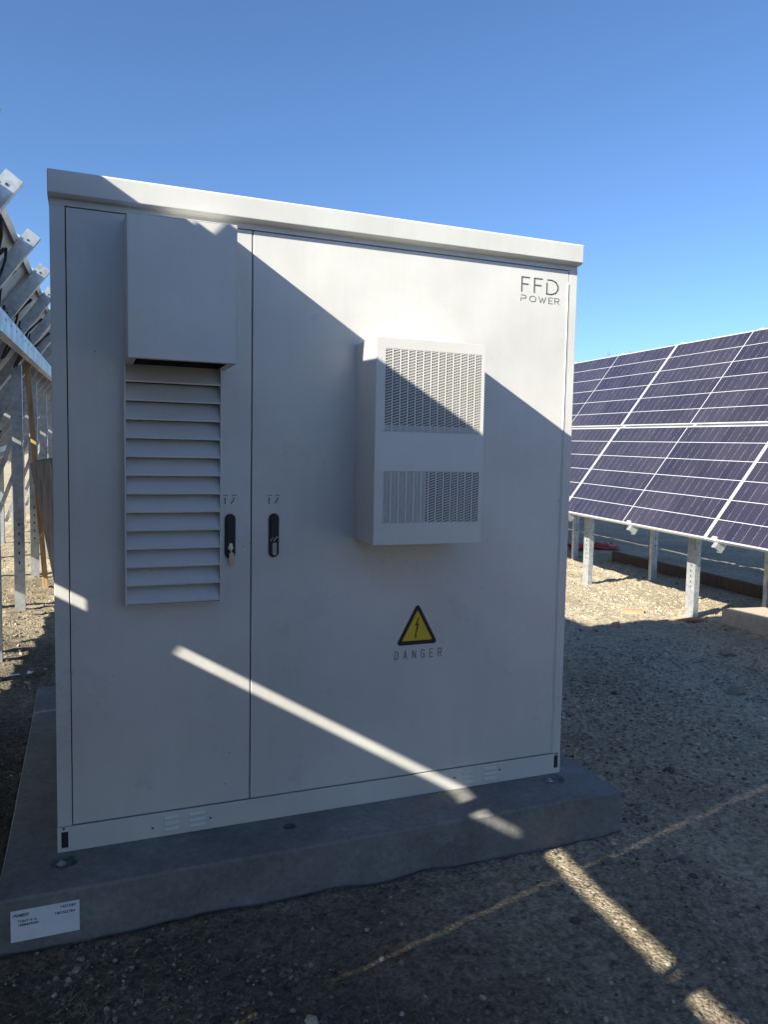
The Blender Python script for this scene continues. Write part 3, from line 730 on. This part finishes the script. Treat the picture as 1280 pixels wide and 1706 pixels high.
    return A
# right array, its face to the camera
rightA = solar_array('row of dark purple solar panels facing the viewer right of the cabinet', 4.758, .685, 3.0, .103, .02, .022, 2.106, -7.5, 21.5,
    [2.0+1.15*k for k in range(-8, 17)], [2.9+1.83*k-.0 for k in range(-5, 10)], .60, 6.30, 'rows of solar panels', beam_x=5.86, ext_lo=.045, ext_hi=-.02, full=False)
# left array, seen from behind: the one whose shadow lies over the cabinet
yref = -.3; T_ = 2*WMOD+.034
xlo = -.29-T_*math.cos(TH); zlo = 2.338-T_*math.sin(TH)
leftA = solar_array('row of solar panels seen from behind with galvanised steel frame left of the cabinet', xlo, zlo, yref, .013, .038, .034, -1.33, -10.7, 24,
    sorted([-.394]+[-.385-.75*k for k in range(1, 13)]+[.36, 1.17, 2.22, 3.2, 4.15, 5.1, 6.05, 7.0, 7.95, 8.9, 9.85, 10.8, 11.8, 12.8, 13.8, 15, 16, 17, 18, 19, 20, 21]),
    [-8.8, -7.1, -5.4, -3.7, -2.32, -.258, 1.4]+[3.09+1.78*k for k in range(0, 12)], .42, -.525, 'rows of solar panels', beam_x=-.395, gap_blocks=((-.97, .04), (-1.83, .014)))

# ------------------------------------------------------------------ small things lying about
def leaning(name, mat, a, b, w, d, label, cat, bev=.002):
    a, b = Vector(a), Vector(b); D = b-a; s = D.cross(Vector((0, 1, 0))).normalized(); n = D.cross(s).normalized()
    m = MB(); m.extrude([(0, 0), (w, 0), (w, d), (0, d)], a, s, n, D); return top(m, name, mat, a, label, cat, bevel=bev)
leaning('timber_plank', WOOD, (-.27, 5.93, GZ), (-.415, 5.93, 2.13), .05, .03, 'pale narrow timber plank leaning up under the left solar array', 'plank')
m = MB()
for k, (dy, h) in enumerate(((0, 1.14), (.16, 1.17), (.33, 1.12))):
    a = Vector((-.17+.05*k, 5.35+dy, GZ)); b = Vector((-.395+.05*k, 5.35+dy, h)); D = b-a; s = -D.cross(Vector((0, 1, 0))).normalized()
    q = MB(); q.extrude([(0, 0), (.17, 0), (.17, .15), (0, .15)], a, s, (0, 1, 0), D)
    o = top(q, 'timber_beam', WOODD, a, ['thick brown timber beam leaning nearest behind the cabinet edge', 'thick brown timber beam leaning in the middle behind the cabinet edge', 'thick brown timber beam leaning farthest behind the cabinet edge'][k], 'beam', 'brown beams leaning under the left array', bevel=.004)
def lump(mb, c, sx, sy, sz, rot, seed, n=3):
    v, Fc = icos(); rr = random.Random(seed); ca, sa = math.cos(rot), math.sin(rot); out = []
    for q in v:
        k = 1+rr.uniform(-.25, .25); x, y, z = q[0]*sx*k, q[1]*sy*k, max(-.3, q[2])*sz*k
        out.append((c[0]+x*ca-y*sa, c[1]+x*sa+y*ca, c[2]+z))
    mb.add(out, [tuple(t) for t in Fc])
def G(x, y): return float(gh(x, y))
# buff block lower right
def rbox(m, cx, cy, z0, L, W, H, rot, jig=0, seed=1):
    rr = random.Random(seed); ca, sa = math.cos(rot), math.sin(rot); P = []
    for z in (z0, z0+H):
        for a, b in ((-1, -1), (1, -1), (1, 1), (-1, 1)):
            x = a*L/2+rr.uniform(-jig, jig); y = b*W/2+rr.uniform(-jig, jig); P.append((cx+x*ca-y*sa, cy+x*sa+y*ca, z+rr.uniform(-jig, jig)))
    m.hexa(P)
m = MB(); rbox(m, 5.74, 2.36, G(5.5, 2.4)-.01, .52, .62, .15, math.atan2(-.95, -.1), .008)
top(m, 'masonry_block', BLOCKM, (5.86, 2.5, GZ), 'large buff masonry block lying on the ground at the right edge', 'block', bevel=.008)
for i, (x, y, L, W, H, rt, lb) in enumerate(((4.93, 3.19, .17, .08, .03, -.5, 'orange brick fragment on sunlit gravel in front of the right solar posts'),
        (4.42, 2.82, .10, .06, .03, .8, 'small red brick chip at the edge of the cabinet shadow'), (6.55, 7.0, .5, .3, .05, .2, ''))):
    if not lb: continue
    m = MB(); rbox(m, x, y, G(x, y)-.005, L, W, H, rt, .008, i+3); top(m, 'brick_fragment', BRICK, (x, y, GZ), lb, 'brick', bevel=.004)
m = MB(); x, y = 5.28, 2.83; m.tube([(x-.16, y+.05, G(x, y)+.012), (x, y+.0, G(x, y)+.03), (x+.13, y-.07, G(x, y)+.02)], [.018, .024, .016], 8)
top(m, 'wood_stick', wood('stick_wood', (.35, .17, .10)), (x, y, GZ), 'short reddish stick at the foot of the near right solar post', 'stick', smooth=True)
# red sheet in the shade below the right array
m = MB(); n = 9; vs = []; fs = []
for i in range(n):
    for j in range(n):
        a, b = i/(n-1), j/(n-1); x = 7.45+a*.75-.1*b; y = 7.35+b*.4+.1*math.sin(a*7); z = GZ+.02+.09*abs(math.sin(a*6+b*2))*(1-abs(2*b-1)*.8)+.03*math.sin(i*3.1+j*2)
        vs.append((x, y, z))
fs = [(i*n+j, (i+1)*n+j, (i+1)*n+j+1, i*n+j+1) for i in range(n-1) for j in range(n-1)]
m.add(vs, fs); o = top(m, 'plastic_sheet', REDC, (7.8, 7.5, GZ), 'crumpled red plastic sheet on shaded ground under the right array', 'sheet', smooth=True)
sm = o.modifiers.new('thick', 'SOLIDIFY'); sm.thickness = .004
m = MB(); n = 24
pts = [(7.15+.1*(y-3)/1.0*.9, y) for y in np.linspace(1.5, 9.5, n)]
for (ax, ay), (bx, by) in zip(pts[:-1], pts[1:]): pass
a = Vector((6.62, 1.6, GZ-.02)); b = Vector((7.2, 6.4, GZ-.02)); D = b-a
m.extrude([(0, 0), (.05, 0), (.05, .145), (0, .145)], a, (1, 0, 0), (0, 0, 1), D)
top(m, 'edging_board', BOARD, a, 'long dark brown edging board on the ground behind the right solar posts', 'board', bevel=.004)
# white scraps by the slab's left side
for i, (x, y) in enumerate(((-.345, 2.69), (-.25, 2.70))):
    m = MB(); rbox(m, x, y, G(x, y)+.004, .07-.02*i, .03, .003, .4+i, .004, 20+i)
    top(m, 'paper_scrap', PAPER, (x, y, GZ), ['larger white paper scrap on dark soil left of the cabinet', 'smaller white paper scrap on dark soil beside the slab corner'][i], 'scrap')
# stones large enough to point at
for i, (x, y, s, lb) in enumerate(((3.95, 1.05, .045, 'pale fist-sized stone on shaded soil at the right edge'), (4.62, 1.75, .06, 'grey stone near the buff block at the right edge'))):
    m = MB(); lump(m, (x, y, G(x, y)+s*.25), s*1.3, s, s*.7, i, i+5); top(m, 'stone', STONE, (x, y, GZ), lb, 'stone')
# dry shrubs whose tips show over the right array
for i, (x, y, h, lb) in enumerate(((10.6, 14.0, 3.62, 'dry shrub tips just above the array nearest the cabinet'), (12.2, 12.6, 3.95, 'dry shrub tips above the array left of the long frame joint'), (12.6, 10.8, 4.05, 'dry shrub tips above the array right of the long frame joint'))):
    A = thing('dry_shrub', (x, y, GZ), lb, 'shrub', 'dry shrubs beyond the right array'); rr = random.Random(i+40)
    m = MB(); l = MB()
    for b_ in range(9):
        a = rr.uniform(0, 6.28); sp = rr.uniform(.1, .5); p0 = Vector((x, y, GZ-.1)); p1 = Vector((x+math.cos(a)*sp, y+math.sin(a)*sp, h*rr.uniform(.5, .65))); p2 = Vector((x+math.cos(a)*sp*1.7, y+math.sin(a)*sp*1.7, h*rr.uniform(.85, 1.0)))
        m.tube([p0, p1, p2], [.05, .025, .008], 5)
        for t_ in range(60):
            q = p1.lerp(p2, rr.random())+Vector((rr.gauss(0, .13), rr.gauss(0, .13), rr.gauss(0, .06))); s = rr.uniform(.02, .05); d = Vector((rr.uniform(-1, 1), rr.uniform(-1, 1), rr.uniform(-.5, 1))).normalized()*s; e = d.orthogonal().normalized()*s*.4
            l.add([q-d, q+e, q+d, q-e], [(0, 1, 2, 3)])
    m.build('stem', BARK, A); l.build('foliage', LEAF, A)
bpy.context.view_layer.update()
